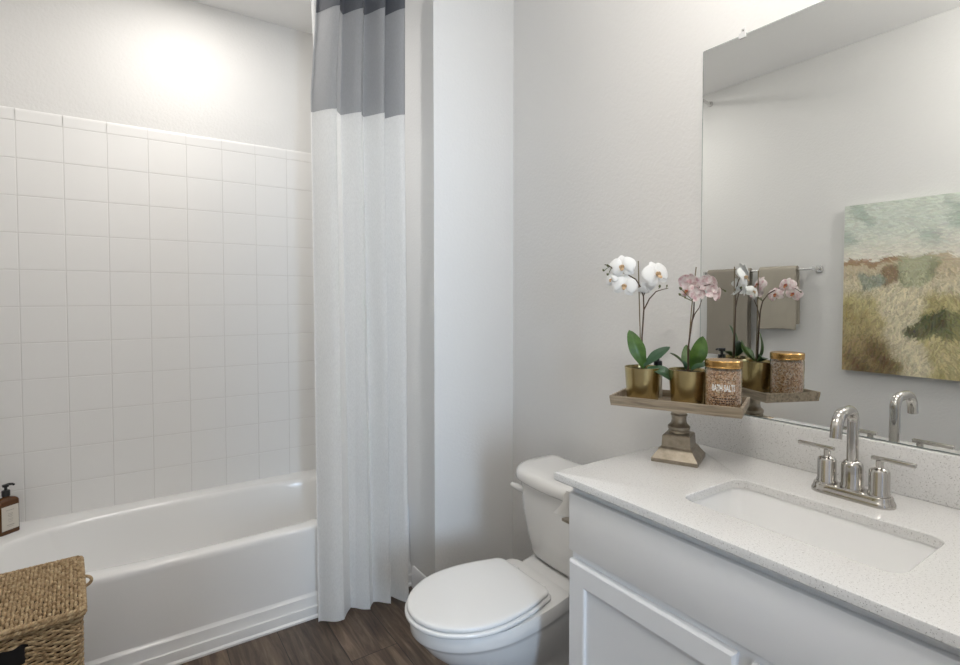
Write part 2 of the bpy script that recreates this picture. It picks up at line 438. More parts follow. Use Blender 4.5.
# ------------------------------------------------------------------ toilet  (x towards the tank, root at floor under the bowl)
TY = 1.37
toi = thing('toilet', 'white two-piece toilet with closed lid beside the vanity', 'toilet', (1.06, TY, 0))
def egg(xf, xb, hw, z, n=26, nb=14, taper=.26, rc=.035):
    """closed outline: half ellipse in front, tapering sides to a rounded-off back edge"""
    xm = lerp(xf, xb, .50); half = []
    for k in range(n+1):
        a = .5*PI*k/n; half.append((xm-(xm-xf)*math.cos(a), hw*math.sin(a)))
    for k in range(1, nb+1):
        t = k/nb*(1-rc/(xb-xm)); half.append((lerp(xm, xb, t), hw*(1-taper*t**1.9)))
    x0, y0 = half[-1]
    for k in range(1, 7):
        a = .5*PI*k/6; half.append((x0+(xb-x0)*math.sin(a), y0-rc*(1-math.cos(a))))
    pts = half+[(x, -y) for x, y in half[::-1]][:-1]
    return [(x-1.06, y, z) for x, y in pts]
# bowl and foot: one loft
b = MB()
secs = [  # xf, xb, hw, z
 (.90, 1.40, .118, 0), (.895, 1.405, .122, .012), (.90, 1.40, .116, .03), (.90, 1.38, .106, .08), (.885, 1.34, .106, .12),
 (.84, 1.28, .122, .17), (.775, 1.22, .146, .22), (.728, 1.20, .162, .265), (.702, 1.185, .171, .30), (.695, 1.18, .174, .312), (.686, 1.178, .178, .316), (.682, 1.176, .180, .323), (.681, 1.174, .181, .352), (.685, 1.17, .178, .362), (.72, 1.15, .15, .366)]
b.rings([egg(*s_[:3], s_[3], taper=.2) for s_ in secs], True, True, True)
b.build('bowl', M['porcelain'], toi, angle=50)
# deck under the tank and trapway
b = MB()
def sec(x, hw, z0, z1, r=.02):
    return [(x-1.06, p[0], p[1]) for p in [(y, z) for y, z, _ in rrect(-hw, hw, z0, z1, r, 0, 5, 4)]]
b.rings([sec(1.02, .120, .275, .355), sec(1.08, .124, .280, .357), sec(1.16, .128, .285, .3575), sec(1.20, .140, .298, .3575), sec(1.26, .155, .308, .3575), sec(1.37, .160, .313, .3575), sec(1.395, .155, .318, .354)], True, True, True)
b.build('tank_platform', M['porcelain'], toi, angle=45)
b = MB()
b.tube([(x-1.06, 0, z) for x, z in [(1.02, .10), (1.10, .17), (1.18, .24), (1.26, .26), (1.34, .22), (1.37, .12), (1.37, .005)]], [.085, .095, .098, .095, .092, .09, .09], 20)
b.build('trapway', M['porcelain'], toi, angle=60)
# seat and lid
b = MB()
def seat(z, ins): return egg(.668+ins, 1.098-ins, .180-ins, z)
b.rings([seat(.366, .010), seat(.366, .003), seat(.369, 0), seat(.376, 0), seat(.379, .003), seat(.380, .010)], True, True, True)
b.build('seat', M['plastic'], toi, angle=60)
b = MB()
b.rings([seat(.3815, .014), seat(.3815, .008), seat(.384, .006), seat(.390, .006), seat(.3935, .008), seat(.3955, .013), seat(.397, .024), seat(.3985, .05), seat(.3995, .09), seat(.400, .13)], True, True, True)
b.build('lid', M['plastic'], toi, angle=60)
for sy in (-1, 1):
    MB().box((.030, sy*.070-.016, .366), (.052, sy*.070+.016, .383), .005, 3).build('hinge_cap', M['plastic'], toi)
# tank
def tk(xf, hw, z, bow, rad, xb=1.395):
    out = []; xf += .012; hw -= .014; z += .006 if z > .6 else (-.022 if z < .41 else -.006); pts = rrect(xf, xb, -hw, hw, (rad, .02, .02, rad), z, 10, 12)
    for x, y, zz in pts:
        k = max(0, (xb-x)/(xb-xf)); out.append((x-1.06-bow*k*(1-(y/hw)**2), y, zz))
    return out
b = MB()
b.rings([tk(1.25, .170, .379, .012, .07), tk(1.236, .182, .384, .016, .07), tk(1.222, .190, .40, .018, .075), tk(1.205, .200, .47, .02, .075), tk(1.195, .209, .55, .022, .075), tk(1.190, .217, .63, .024, .075), tk(1.190, .217, .645, .024, .075)], True, True, True)
b.build('tank', M['porcelain'], toi, angle=50)
b = MB()
b.rings([tk(1.186, .222, .642, .026, .08, 1.404), tk(1.178, .229, .645, .028, .085, 1.408), tk(1.174, .233, .652, .030, .09, 1.410), tk(1.175, .232, .670, .030, .09, 1.410), tk(1.181, .227, .682, .029, .088, 1.407), tk(1.195, .214, .688, .026, .08, 1.395), tk(1.23, .18, .690, .02, .07, 1.37)], True, True, True)
b.build('tank_lid', M['porcelain'], toi, angle=50)
lv = MB().lathe([(.0, -.012), (.012, -.012), (.016, -.007), (.017, 0)], 20, (.147, .146, .612), axis='x').build('flush_lever', M['plastic'], toi)
b = MB(); b.tube([(.143, .140, .611), (.132, .150, .614), (.123, .166, .619), (.117, .185, .624)], [.012, .013, .0115, .007], 12); b.build('lever_arm', M['plastic'], lv)
for sy in (-1, 1):
    MB().lathe([(.0, .028), (.010, .025), (.014, .012), (.014, 0)], 16, (.16, sy*.123, .0)).build('bolt_cap', M['plastic'], toi)

# ------------------------------------------------------------------ vanity cabinet
VX, VY0, VY1, VZ = .955, .03, .997, .8385
van = thing('vanity_cabinet', 'white shaker vanity cabinet under the speckled countertop', 'cabinet', (VX, .51, 0))
def vb(lo, hi, **k): return MB().box((lo[0]-VX, lo[1]-.51, lo[2]), (hi[0]-VX, hi[1]-.51, hi[2]), **k)
b = MB()
b.box((0, VY0-.51, .10), (.018, VY1-.51, VZ)); b.box((.018, VY1-.51-.018, .0), (XR-VX-.001, VY1-.51, VZ)); b.box((.018, VY0-.51, 0), (XR-VX-.001, VY0-.51+.018, VZ))
b.box((.018, VY0-.51+.018, .10), (XR-VX-.02, VY1-.51-.018, .118))
b.build('carcass', M['cabinet'], van, smooth=False)
vb((VX+.06, VY0+.018, 0), (VX+.075, VY1-.018, .10)).build('toe_kick', M['cabinet'], van, smooth=False)
vb((VX-.017, VY0+.004, .664), (VX, VY1-.002, .813), bev=.003).build('false_front', M['cabinet'], van, angle=30)
def door(y0, y1, z0, z1):
    b = MB(); y0 -= .51; y1 -= .51
    def ring(i, x): return [(x, y0+i, z0+i), (x, y1-i, z0+i), (x, y1-i, z1-i), (x, y0+i, z1-i)]
    b.rings([ring(0, 0), ring(0, -.012), ring(.0015, -.0155), ring(.005, -.019), ring(.052, -.019), ring(.056, -.0175), ring(.059, -.012), ring(.066, -.0095), ring(.07, -.009)], True, True, True)
    return b.build('door', M['cabinet'], van, angle=20)
door(.543, .994, .125, .640); door(.060, .512, .125, .640)

# countertop with backsplash; sink opening cut by building rings
CT = .860
top_ = thing('countertop', 'white speckled quartz vanity countertop with short backsplash', 'countertop', (1.20, .51, CT))
CX0, CX1, CY0, CY1 = .917, XR-.001, -.01, 1.031
SX0, SX1, SY0, SY1 = 1.036, 1.268, .318, .733
def cr(x0, x1, y0, y1, r, z): return [(x-1.20, y-.51, z-CT) for x, y, z in rrect(x0, x1, y0, y1, r, z, 8, 12)]
b = MB()
o_ = [cr(SX0, SX1, SY0, SY1, .03, CT-.021), cr(SX0, SX1, SY0, SY1, .03, CT-.002), cr(SX0-.002, SX1+.002, SY0-.002, SY1+.002, .032, CT),
      cr(CX0+.004, CX1, CY0+.004, CY1-.004, .004, CT), cr(CX0+.001, CX1, CY0+.001, CY1-.001, .004, CT-.001), cr(CX0, CX1, CY0, CY1, .004, CT-.004), cr(CX0, CX1, CY0, CY1, .004, CT-.018), cr(CX0+.003, CX1, CY0+.003, CY1-.003, .004, CT-.021), cr(SX0, SX1, SY0, SY1, .03, CT-.021)]
b.rings(o_, True)
b.build('slab', M['quartz'], top_, angle=30)
MB().box((XR-.019-1.20, CY0-.51, .0005), (XR-.0005-1.20, CY1-.51, .1135), .002, 2).build('backsplash', M['quartz'], top_, angle=30)
# sink
snk = thing('sink', 'white rectangular undermount sink set in the countertop', 'sink', (1.155, .525, CT-.022))
def sr(g, z, r): return [(x-1.155, y-.525, z) for x, y, _ in rrect(SX0-g, SX1+g, SY0-g, SY1+g, r, 0, 8, 12)]
b = MB()
b.rings([sr(.022, 0, .04), sr(.022, -.012, .04), sr(.008, -.016, .035), sr(-.005, -.12, .04), sr(-.06, -.150, .02)][::1], True, False, True)
b.rings([sr(.022, 0, .04), sr(.003, 0, .03), sr(.001, -.010, .032), sr(-.004, -.085, .036), sr(-.012, -.105, .04), sr(-.03, -.120, .045), sr(-.06, -.126, .03), sr(-.095, -.130, .01)], True, False, True)
b.build('basin', M['sinkwhite'], snk, angle=50)
MB().lathe([(0, .001), (.010, .001), (.012, .003), (.020, .003), (.023, 0)], 24, (0, 0, -.1295)).build('drain', M['chrome2'], snk)

# ------------------------------------------------------------------ faucet
fau = thing('faucet', 'polished nickel two-handle faucet behind the sink', 'faucet', (1.357, .512, CT), 0)
b = MB()
b.rings([[(x, y, z) for x, y, z in rrect(-.029+i, .029-i, -.0835+i, .0835-i, .0285-i, z, 10, 8)] for i, z in ((0, 0), (0, .006), (.0015, .010), (.004, .013), (.0045, .019), (.006, .0215), (.010, .0225))], True, True, True)
b.build('base_plate', M['chrome'], fau, angle=35)
b = MB().lathe([(.0235, .022), (.0235, .028), (.0215, .031), (.0215, .072), (.0205, .078), (.0165, .083), (.0128, .085)], 28, (0, 0, 0))
b.build('spout_collar', M['chrome'], fau, angle=35)
b = MB()
pts = [(0, 0, .083), (0, 0, .13), (0, 0, .174)]
pts += [(-.028+.028*math.cos(a), 0, .174+.028*math.sin(a)) for a in [PI/2*i/10 for i in range(1, 11)]]
pts += [(-.045, 0, .2025), (-.062, 0, .2025)]
pts += [(-.062-.038*math.sin(a), 0, .1645+.038*math.cos(a)) for a in [1.45*i/10 for i in range(1, 11)]]
pts += [(-.103, 0, .152)]
pts = [(x, x*-.06*-1, z) for x, y, z in pts]
b.tube(pts, .0118, 20); b.build('spout', M['chrome'], fau, angle=50)
for sy in (1, -1):
    h = MB().lathe([(.0215, .022), (.0215, .027), (.0195, .030), (.0195, .074), (.0165, .079), (.0085, .0815), (.0072, .083), (.0072, .099)], 24, (0, sy*.0525, 0)).build('handle', M['chrome'], fau, angle=35)
    y0, y1 = sorted((sy*.0525-sy*.0155, sy*.1175))
    MB().box((-.0055, y0, .0975), (.0055, y1, .1065), .002, 2).build('lever', M['chrome'], h, angle=35)
MB().lathe([(.003, .022), (.003, .05), (.006, .052), (.007, .058), (.004, .062), (0, .062)], 14, (.0215, .0, 0)).build('lift_rod', M['chrome'], fau)

# ------------------------------------------------------------------ mirror
mir = thing('wall_mirror', 'large frameless wall mirror above the backsplash', 'mirror', (1.479, .48, CT+.1145))
MZ = 2.0707-(CT+.1145)
b = MB()
def mq(i, x): return [(x, -.46+i, i), (x, .5035-i, i), (x, .5035-i, MZ-i), (x, -.46+i, MZ-i)]
b.rings([mq(0, .005), mq(0, .0012), mq(.0024, 0)], True, True, False, 1)
b.bm.faces.new([b.bm.verts.new(p) for p in mq(.0024, 0)]).material_index = 0
b.build('glass', [M['mirror'], M['mirroredge']], mir, smooth=False)
for y, z in ((.377, MZ), (-.33, MZ)):
    b = MB(); b.box((-.004, y-.010, z-.010), (-.0008, y+.010, z+.004), .001); b.box((-.004, y-.010, z+.0005), (.006, y+.010, z+.005), .001); b.box((.002, y-.007, z+.004), (.006, y+.007, z+.020), .001)
    c_ = b.build('mirror_clip', M['clearplastic'], mir); c_['label'] = 'clear plastic clip'
    MB().lathe([(0, -.0012), (.0028, -.001), (.0033, 0)], 12, (.002, y, z+.013), axis='x').build('screw', M['chrome2'], c_)

# ------------------------------------------------------------------ pedestal tray
TA = math.atan2(-.912, .41)
TC = (1.284, .916)
def tl(a, n_, z=0):   # along-tray, towards-mirror -> world
    return (TC[0]+.41*a+.912*n_, TC[1]-.912*a+.41*n_, z)
tray = thing('pedestal_tray', 'weathered wood tray on an aged metal pedestal, standing on the countertop', 'tray', (TC[0], TC[1], CT), TA)
# local x runs along the tray; local y runs towards the mirror
b = MB(); HL, HW = .172, .0905; z0 = .150
def trr(i, z): return [(-HL+i, -HW+i, z), (HL-i, -HW+i, z), (HL-i, HW-i, z), (-HL+i, HW-i, z)]
b.rings([trr(.006, z0), trr(.003, z0), trr(0, z0+.022), trr(0, z0+.027), trr(.007, z0+.027), trr(.010, z0+.008)], True, True, True)
b.build('tray_board', M['traywood'], tray, angle=20)
b = MB()
def sq(h, z): return [(-h, -h, z), (h, -h, z), (h, h, z), (-h, h, z)]
b.rings([sq(.061, 0), sq(.061, .010), sq(.059, .013), sq(.056, .018), sq(.050, .026), sq(.046, .032), sq(.045, .036), sq(.041, .038), sq(.0385, .041), sq(.037, .070), sq(.033, .074)], True, True, True)
b.build('pedestal_foot', M['pewter'], tray, angle=25)
b = MB().lathe([(.022, .073), (.028, .075), (.029, .081), (.027, .084), (.030, .087), (.030, .094), (.027, .097), (.022, .102), (.0195, .112), (.0205, .122), (.023, .126), (.021, .130), (.0215, .134), (.025, .138), (.024, .143), (.030, .146), (.030, .1505)], 32, cap0=True, cap1=True)
b.build('stem', M['pewter'], tray, angle=40)
TZ = CT+z0+.0085

# ------------------------------------------------------------------ orchids
CR = -.6028     # local x = towards the right of the view, local y = away
def leaf_mesh(p0, p1, width, sag=.0, up=.012, nrm=(0, -1, .3), m='leaf', parent=None, fold=.18):
    p0, p1 = Vector(p0), Vector(p1); d = p1-p0; N = Vector(nrm); N = (N-d*(N.dot(d)/d.length_squared)).normalized(); S = d.normalized().cross(N)
    b = MB(); L = 14; rs_t = []; rs_b = []
    for i in range(L+1):
        t = i/L
        wv = width*.5*(max(0.0, math.sin(PI*min(1, t*.93+.07)))**.62)*(.55+.45*min(1, t*2.2))
        if i == L: wv = .0004
        c = p0+d*t+N*up*math.sin(PI*t)-Vector((0, 0, sag*t*t))
        row = []
        for k in range(-4, 5):
            q = k/4; row.append(c+S*wv*q+N*(fold*wv*abs(q)-.0))
        rs_t.append(row); rs_b.append([v-N*.0013 for v in row])
    b.rings([a+bb[::-1] for a, bb in zip(rs_t, rs_b)], True, True, True)
    return b.build('leaf', M[m], parent, angle=70)
def petal(b, c, ax, out, length, width, curl, mi=0):
    """ax = facing direction of the bloom, out = direction in the petal plane"""
    S = ax.cross(out).normalized(); L = 8; rs = []
    for side in (0, 1):
        g = []
        for i in range(L+1):
            t = i/L; wv = width*.5*(math.sin(PI*(t*.90+.07))**.7)
            if i == 0: wv = width*.10
            cc = c+out*length*t+ax*(curl*(4*t*(1-t))-curl*1.2*t*t)
            g.append([cc+S*wv*q-ax*(.10*wv*q*q*4*.4)-ax*.0006*side for q in (-1, -.7, -.35, 0, .35, .7, 1)])
        rs.append(g)
    b.rings([a+bb[::-1] for a, bb in zip(*rs)], True, True, True, mi)
def bloom(parent, c, face, size, mp, ml, roll=0):
    c = Vector(c); ax = Vector(face).normalized()
    up = Vector((0, 0, 1)); up = (up-ax*up.dot(ax)).normalized(); up = Quaternion(ax, roll) @ up
    b = MB()
    for ang, ln, wd in ((0, .52, .40), (2.20, .50, .38), (-2.20, .50, .38)):
        petal(b, c-ax*.002, ax, Quaternion(ax, ang) @ up, size*ln, size*wd, .004)
    for ang in (1.22, -1.22):
        petal(b, c, ax, Quaternion(ax, ang) @ up, size*.56, size*.66, .006)
    f = b.build('flower', mp, parent, angle=70)
    b = MB()
    dn = -up; S = ax.cross(up)
    petal(b, c+ax*.004, (ax+dn*.2).normalized(), (dn+ax*.9).normalized(), size*.26, size*.16, .003)
    for sg in (1, -1): petal(b, c+ax*.003, (ax+S*sg*.3).normalized(), (S*sg*.75+ax*.7+up*.15).normalized(), size*.17, size*.13, .003)
    pts = [c+ax*.001+up*.001, c+ax*size*.09+up*size*.05, c+ax*size*.15+up*size*.02]
    b.tube(pts, [size*.06, size*.055, size*.04], 8, mi=1)
    b.build('flower_lip', ml, f, angle=70)
    return f
def pot(parent):
    prof = [(.0, .0), (.040, .0), (.0435, .002), (.0450, .006), (.0515, .092), (.0520, .095), (.0505, .0955), (.0495, .092), (.047, .05), (0, .05)]
    MB().lathe(prof, 48).build('pot', M['brass'], parent, angle=35)
    b = MB(); rs = []
    for r in (0, .012, .024, .036, .049):
        rs.append([(r*math.cos(2*PI*k/24), r*math.sin(2*PI*k/24), .084+.004*random.random()+(.003 if r < .03 else 0)) for k in range(24)])
    b.rings(rs[::-1], True); b.bm.verts.ensure_lookup_table(); b.build('potting_bark', M['soil'], parent, angle=10)
def bud(parent, p, r, d=(0, 0, 1), stalk=None):
    b = MB(); d = Vector(d).normalized(); p = Vector(p)
    if stalk: b.tube([Vector(stalk), (Vector(stalk)+p)/2-Vector((0, 0, .001)), p-d*r], .0010, 6)
    b.tube([p-d*r*1.2, p-d*r*.8, p-d*r*.2, p+d*r*.5, p+d*r*1.1, p+d*r*1.5], [r*.3, r*.75, r, r*.9, r*.5, r*.1], 10)
    return b.build('bud', M['bud'], parent, angle=80)
PX = 1.565/529.0      # metres to one unit of the sketch used for the sprays
def Q(du, dv, y=0): return (du*PX, y, .098+dv*PX)
# --- white orchid
x, y, _ = tl(-.1025, .0015)
orc = thing('potted_orchid', 'white orchid in a brass pot, at the outer end of the tray', 'orchid', (x, y, TZ), CR)
pot(orc)
MB().tube([(-.004, .002, .08), Q(-3, 30), Q(-4, 60), Q(-5.5, 103)], .0016, 8).build('stake', M['stake'], orc)
MB().tube([(-.003, -.002, .08), Q(-1.5, 28, -.003), Q(0, 55, -.004), Q(-.5, 68, -.004), Q(-4, 78, -.006), Q(-9, 85, -.012), Q(-19, 90, -.02), Q(-30, 93, -.024), Q(-36, 98, -.022), Q(-40, 99, -.02)], [.0024, .0024, .0022, .002, .0018, .0017, .0016, .0015, .0014, .0012], 8).build('stem', M['stem'], orc)
MB().tube([Q(0, 55, -.004), Q(5, 66, -.008), Q(11, 73, -.012), Q(17, 75, -.016), Q(22, 76, -.018)], [.002, .0018, .0015, .0012, .0009], 8).build('stem', M['stem'], orc)
MB().tube([Q(-.5, 68, -.004), Q(3, 80, -.008), Q(9, 88, -.010)], .0012, 8).build('stem', M['stem'], orc)
W1 = [M['petalw']]; L1 = [M['lipt'], M['lipt']]
bloom(orc, Q(-24, 96, -.034), (-.45, -1, .15), .070, W1, L1, .15)
bloom(orc, Q(-22, 78, -.034), (-.25, -1, .05), .066, W1, L1, -.2)
bloom(orc, Q(-33, 84, -.018), (-.8, -.8, .1), .040, W1, L1, .3)
bloom(orc, Q(10, 89, -.026), (.30, -1, .25), .080, W1, L1, .25)
bloom(orc, Q(3, 76, -.010), (.1, -.6, -.5), .052, W1, [M['petalw'], M['petalw']], .9)
for du, dv, r in ((-31, 96, .0048), (-37, 98, .0033), (-41, 93.5, .0030), (-37, 89.5, .0032)): bud(orc, Q(du, dv, -.02), r, (-.4, 0, .8), Q(max(-36, du+4), 96.5, -.022))
for du, dv, r in ((14, 78, .0036), (21, 78.5, .0026)): bud(orc, Q(du, dv, -.016), r, (.1, 0, 1), Q(du-1, 75.6, -.016))
leaf_mesh(Q(1, -2, -.004), Q(-13, 35, .012), .046, nrm=(-.3, -1, .5), parent=orc, up=.010)
leaf_mesh(Q(0, 0, -.010), Q(25, 19, -.012), .034, nrm=(-.4, -.75, .9), m='leafdark', parent=orc, up=.006)
leaf_mesh(Q(2, -1, -.020), Q(26, -14, -.052), .042, nrm=(.35, -.8, .8), m='leafdark', parent=orc, up=.014)
leaf_mesh(Q(0, 0, .006), Q(16, 5, .045), .034, nrm=(.2, .2, 1), parent=orc, up=.008)
# --- pink orchid
x, y, _ = tl(.021, .008)
orp = thing('potted_orchid', 'pink orchid in a brass pot, next to the salt jar', 'orchid', (x, y, TZ), CR)
pot(orp)
PX = 1.50/529.0
MB().tube([(.001, .002, .08), Q(1, 30), Q(3, 60), Q(7, 100)], .0016, 8).build('stake', M['stake'], orp)
MB().tube([(-.001, -.003, .08), Q(-.5, 20, -.004), Q(2, 42, -.006), Q(4, 56, -.008), Q(3.5, 66, -.014), Q(2, 74, -.03), Q(3, 80, -.055), Q(8, 82, -.080), Q(13, 80, -.098), Q(18, 77, -.108)], [.0026, .0026, .0024, .002, .0018, .0016, .0014, .0012, .001, .0008], 8).build('stem', M['stem'], orp)
MB().tube([Q(2.5, 46, -.006), Q(6, 54, -.002), Q(11, 60, .004), Q(15, 68, .014)], [.0018, .0016, .0013, .001], 8).build('stem', M['stem'], orp)
P1 = [M['petalp']]; L2 = [M['lipo'], M['magenta']]
bloom(orp, Q(0, 84, -.004), (.45, 1, .25), .056, P1, L2, .2)
bloom(orp, Q(3, 73, -.050), (.9, .55, .1), .046, P1, L2, -.3)
bloom(orp, Q(8, 83, -.078), (.85, .7, .2), .050, P1, L2, .1)
bloom(orp, Q(11, 74, -.095), (.95, .5, -.05), .046, P1, L2, .4)
bloom(orp, Q(-1, 76, .002), (-.6, -.4, .1), .046, P1, L2, .0)
bloom(orp, Q(12, 76, .016), (.6, -.5, .2), .044, W1, L1, .5)
for du, dv, yy, r in ((-8, 79, .0, .0042), (-9, 73, -.002, .0034), (-4, 70, -.004, .0030), (18, 76, -.112, .0026)): bud(orp, Q(du, dv, yy), r, (-.6, 0, .6), Q(3.5, 66, -.014) if du < 0 else Q(16, 78.5, -.104))
leaf_mesh(Q(3, -1, -.002), Q(14, 32, -.004), .048, nrm=(.1, -1, .3), parent=orp, up=.008)
leaf_mesh(Q(2, -1, -.008), Q(19, 4, -.012), .032, nrm=(0, -.5, 1), m='leafdark', parent=orp, up=.010)
leaf_mesh(Q(0, -1, .004), Q(4, 22, .045), .030, nrm=(.3, 1, .6), parent=orp, up=.006)
leaf_mesh(Q(-1, -1, .004), Q(-13, 14, .040), .026, nrm=(-.2, .6, 1), parent=orp, up=.006)
leaf_mesh(Q(-2, -1, .0), Q(-5, 8, -.004), .012, nrm=(0, -1, .5), m='leafdark', parent=orp, up=.004)

# ------------------------------------------------------------------ salt jar
x, y, _ = tl(.1165, -.023)
jar = thing('salt_jar', 'glass jar of brown bath salts with gold lid and printed front', 'jar', (x, y, TZ), CR-.40)
MB().lathe([(0, 0), (.043, 0), (.0455, .003), (.046, .006), (.046, .108), (.044, .112), (.042, .113), (.042, .118), (.0435, .118), (.0405, .118), (.0405, .113), (.0435, .107), (.0440, .006), (.042, .0035), (0, .0035)], 56).build('glass', M['jarglass'], jar, angle=30)
b = MB().lathe([(0, .0040), (.0415, .0040), (.0434, .006), (.0434, .104), (.040, .1065), (0, .1075)], 48); b.build('salts', M['salts'], jar, angle=40)
MB().lathe([(0, .131), (.0445, .131), (.0462, .1295), (.0465, .127), (.0465, .1155), (.0458, .1145), (.0465, .1135), (.0462, .112), (.0442, .112), (.0442, .118), (0, .119)], 56).build('lid', M['gold'], jar, angle=35)
def text_on(body, size, z, rad, m, parent, name, xs=1, bend=True, face=-PI/2, wid=None):
    c = bpy.data.curves.new('t', 'FONT'); c.body = body; c.size = size; c.align_x = 'CENTER'; c.extrude = .0002; c.offset = .0007
    to = bpy.data.objects.new('t', c); C.objects.link(to)
    dg = bpy.context.evaluated_depsgraph_get(); dg.update()
    me = bpy.data.meshes.new_from_object(to.evaluated_get(dg)); bpy.data.objects.remove(to)
    b = bmesh.new(); b.from_mesh(me); bpy.data.meshes.remove(me)
    bmesh.ops.subdivide_edges(b, edges=[e for e in b.edges if e.calc_length() > size*.25], cuts=2)
    xsz = [v.co.x for v in b.verts]; wd = max(xsz)-min(xsz); k = wid/wd if wid else xs
    for v in b.verts:
        a = face+v.co.x*k/rad; r = rad+.0004+v.co.z
        v.co = Vector((r*math.cos(a), r*math.sin(a), z+v.co.y))
    mb = MB(); mb.merge(b); return mb.build(name, m, parent, smooth=False)
lt = text_on('BATH SALTS', .024, .054, .0461, M['printw'], jar, 'lettering', wid=.058)
lt['label'] = 'white printed words'
def marks(z, a0, a1, h, seed, slope=0):
    rnd = random.Random(seed); b = MB(); a = a0; F = -PI/2
    while a < a1:
        wd = rnd.uniform(.05, .13); e = min(a1, a+wd); hh = h*rnd.uniform(.7, 1.15); rs = []
        zz = z+slope*(a-a0)
        for q in np.linspace(a, e, 4):
            rs.append([(r*math.cos(F+q), r*math.sin(F+q), zz+dz) for r, dz in ((.0461, 0), (.0464, 0), (.0464, hh), (.0461, hh))])
        b.rings(rs, True, True, True); a = e+rnd.uniform(.02, .06)
    return b
o = marks(.0405, .05, .62, .0022, 1, .005)
b2 = marks(.033, -.62, .62, .0030, 2); b3 = marks(.0265, -.55, .58, .0028, 3); b4 = marks(.0205, -.62, .60, .0030, 4); b5 = marks(.0825, -.35, .60, .0010, 5)
for q in (o, b2, b3, b4, b5): q.build('small_print', M['printd'], jar, smooth=False)['label'] = 'dark fine print line'

# small clear pump bottle standing behind the pots
x, y, _ = tl(-.075, .065)
pb = thing('pump_bottle', 'small soap bottle with black pump, half hidden behind the orchid pots', 'bottle', (x, y, TZ), TA)
MB().lathe([(0, 0), (.0115, 0), (.0130, .002), (.0130, .075), (.012, .083), (.009, .087), (.009, .092), (0, .092)], 28).build('bottle', M['label'], pb, angle=40)
b = MB().lathe([(.0, .092), (.0125, .092), (.0125, .106), (.010, .108), (.0045, .108), (.0045, .118), (.011, .118), (.011, .128), (0, .129)], 20)
b.tube([(0, 0, .123), (-.015, .002, .124), (-.026, .003, .121)], .0035, 8); b.build('pump', M['black'], pb, angle=40)

# ------------------------------------------------------------------ toilet paper on the cabinet's end
tph = thing('toilet_paper_holder', 'dark metal paper holder on the end of the vanity', 'paper holder', (1.022, VY1, .716))
b = MB(); b.box((-.058, 0, -.004), (.058, .054, .004), .0015); b.build('shelf_plate', M['pewter'], tph)
for sx in (1,): MB().box((sx*.055-.002, .0005, .003), (sx*.055+.002, .042, .053), .001).build('bracket', M['pewter'], tph)
MB().tube([(-.044, .036, .049), (0, .036, .049), (.056, .036, .049)], .006, 12).build('rail', M['pewter'], tph)
tpr = thing('toilet_paper_roll', 'white toilet paper roll with loose end, beside the tank', 'toilet paper', (1.022, VY1+.036, .765))
MB().lathe([(.0062, -.046), (.0265, -.046), (.0275, -.044), (.0275, .044), (.0265, .046), (.0062, .046), (.0062, -.046)], 40, axis='x').build('roll', M['paper'], tpr, angle=35)
b = MB(); rs = []
for i in range(15):
    t = i/14; z_ = lerp(.030, -.044, t)
    yl = .010+.046*t**1.7; yr = lerp(-.020, -.008, t)
    rs.append([(-.0475-.003*math.sin(PI*k/6)-.006*t*(1-k/6), lerp(yl, yr, k/6), z_+.006*t*(k/6)) for k in range(7)])
rs2 = [[(x_+.0008, y_, z_) for x_, y_, z_ in r] for r in rs]
b.rings([a+c[::-1] for a, c in zip(rs, rs2)], True, True, True)
b.build('loose_sheet', M['paper'], tpr, angle=70)

# ------------------------------------------------------------------ amber bottle on the tub corner
ab = thing('soap_bottle', 'amber soap bottle with paper label and black pump on the tub corner', 'bottle', (-.4045, 2.838, zt), math.radians(40))
b = MB()
def br(i, z, r=.008): return rrect(-.036+i, .036-i, -.022+i, .022-i, max(.002, r-i*.3), z, 6, 4)
b.rings([br(.004, 0), br(.001, .001), br(0, .004), br(0, .130), br(.003, .137), br(.009, .142), rrect(-.012, .012, -.012, .012, .0115, .147, 6, 4), rrect(-.012, .012, -.012, .012, .0115, .152, 6, 4)], True, True, True)
b.build('bottle', M['amber'], ab, angle=40)
lb = MB().box((-.0300, -.0226, .018), (.0300, -.0220, .114)).build('label', M['label'], ab, smooth=False)
b = MB(); rnd = random.Random(3)
for z, hw, h in ((.096, .014, .002), (.082, .008, .0016), (.076, .009, .0016), (.070, .007, .0016), (.062, .008, .0012), (.057, .009, .0012), (.050, .007, .0012), (.036, .013, .0026), (.030, .011, .0014)):
    x_ = -hw
    while x_ < hw:
        e = min(hw, x_+rnd.uniform(.002, .005)); b.box((x_, -.0228, z), (e, -.0226, z+h)); x_ = e+.0009
b.build('print', M['labelink'], lb, smooth=False)
b = MB().lathe([(0, .152), (.0135, .152), (.0135, .172), (.012, .174), (.005, .174), (.005, .188), (.010, .188), (.011, .191), (.011, .197), (0, .199)], 24)
b.tube([(0, 0, .194), (.010, -.003, .196), (.020, -.006, .194), (.026, -.008, .189)], [.006, .005, .0045, .004], 10); b.build('pump', M['black'], ab, angle=40)

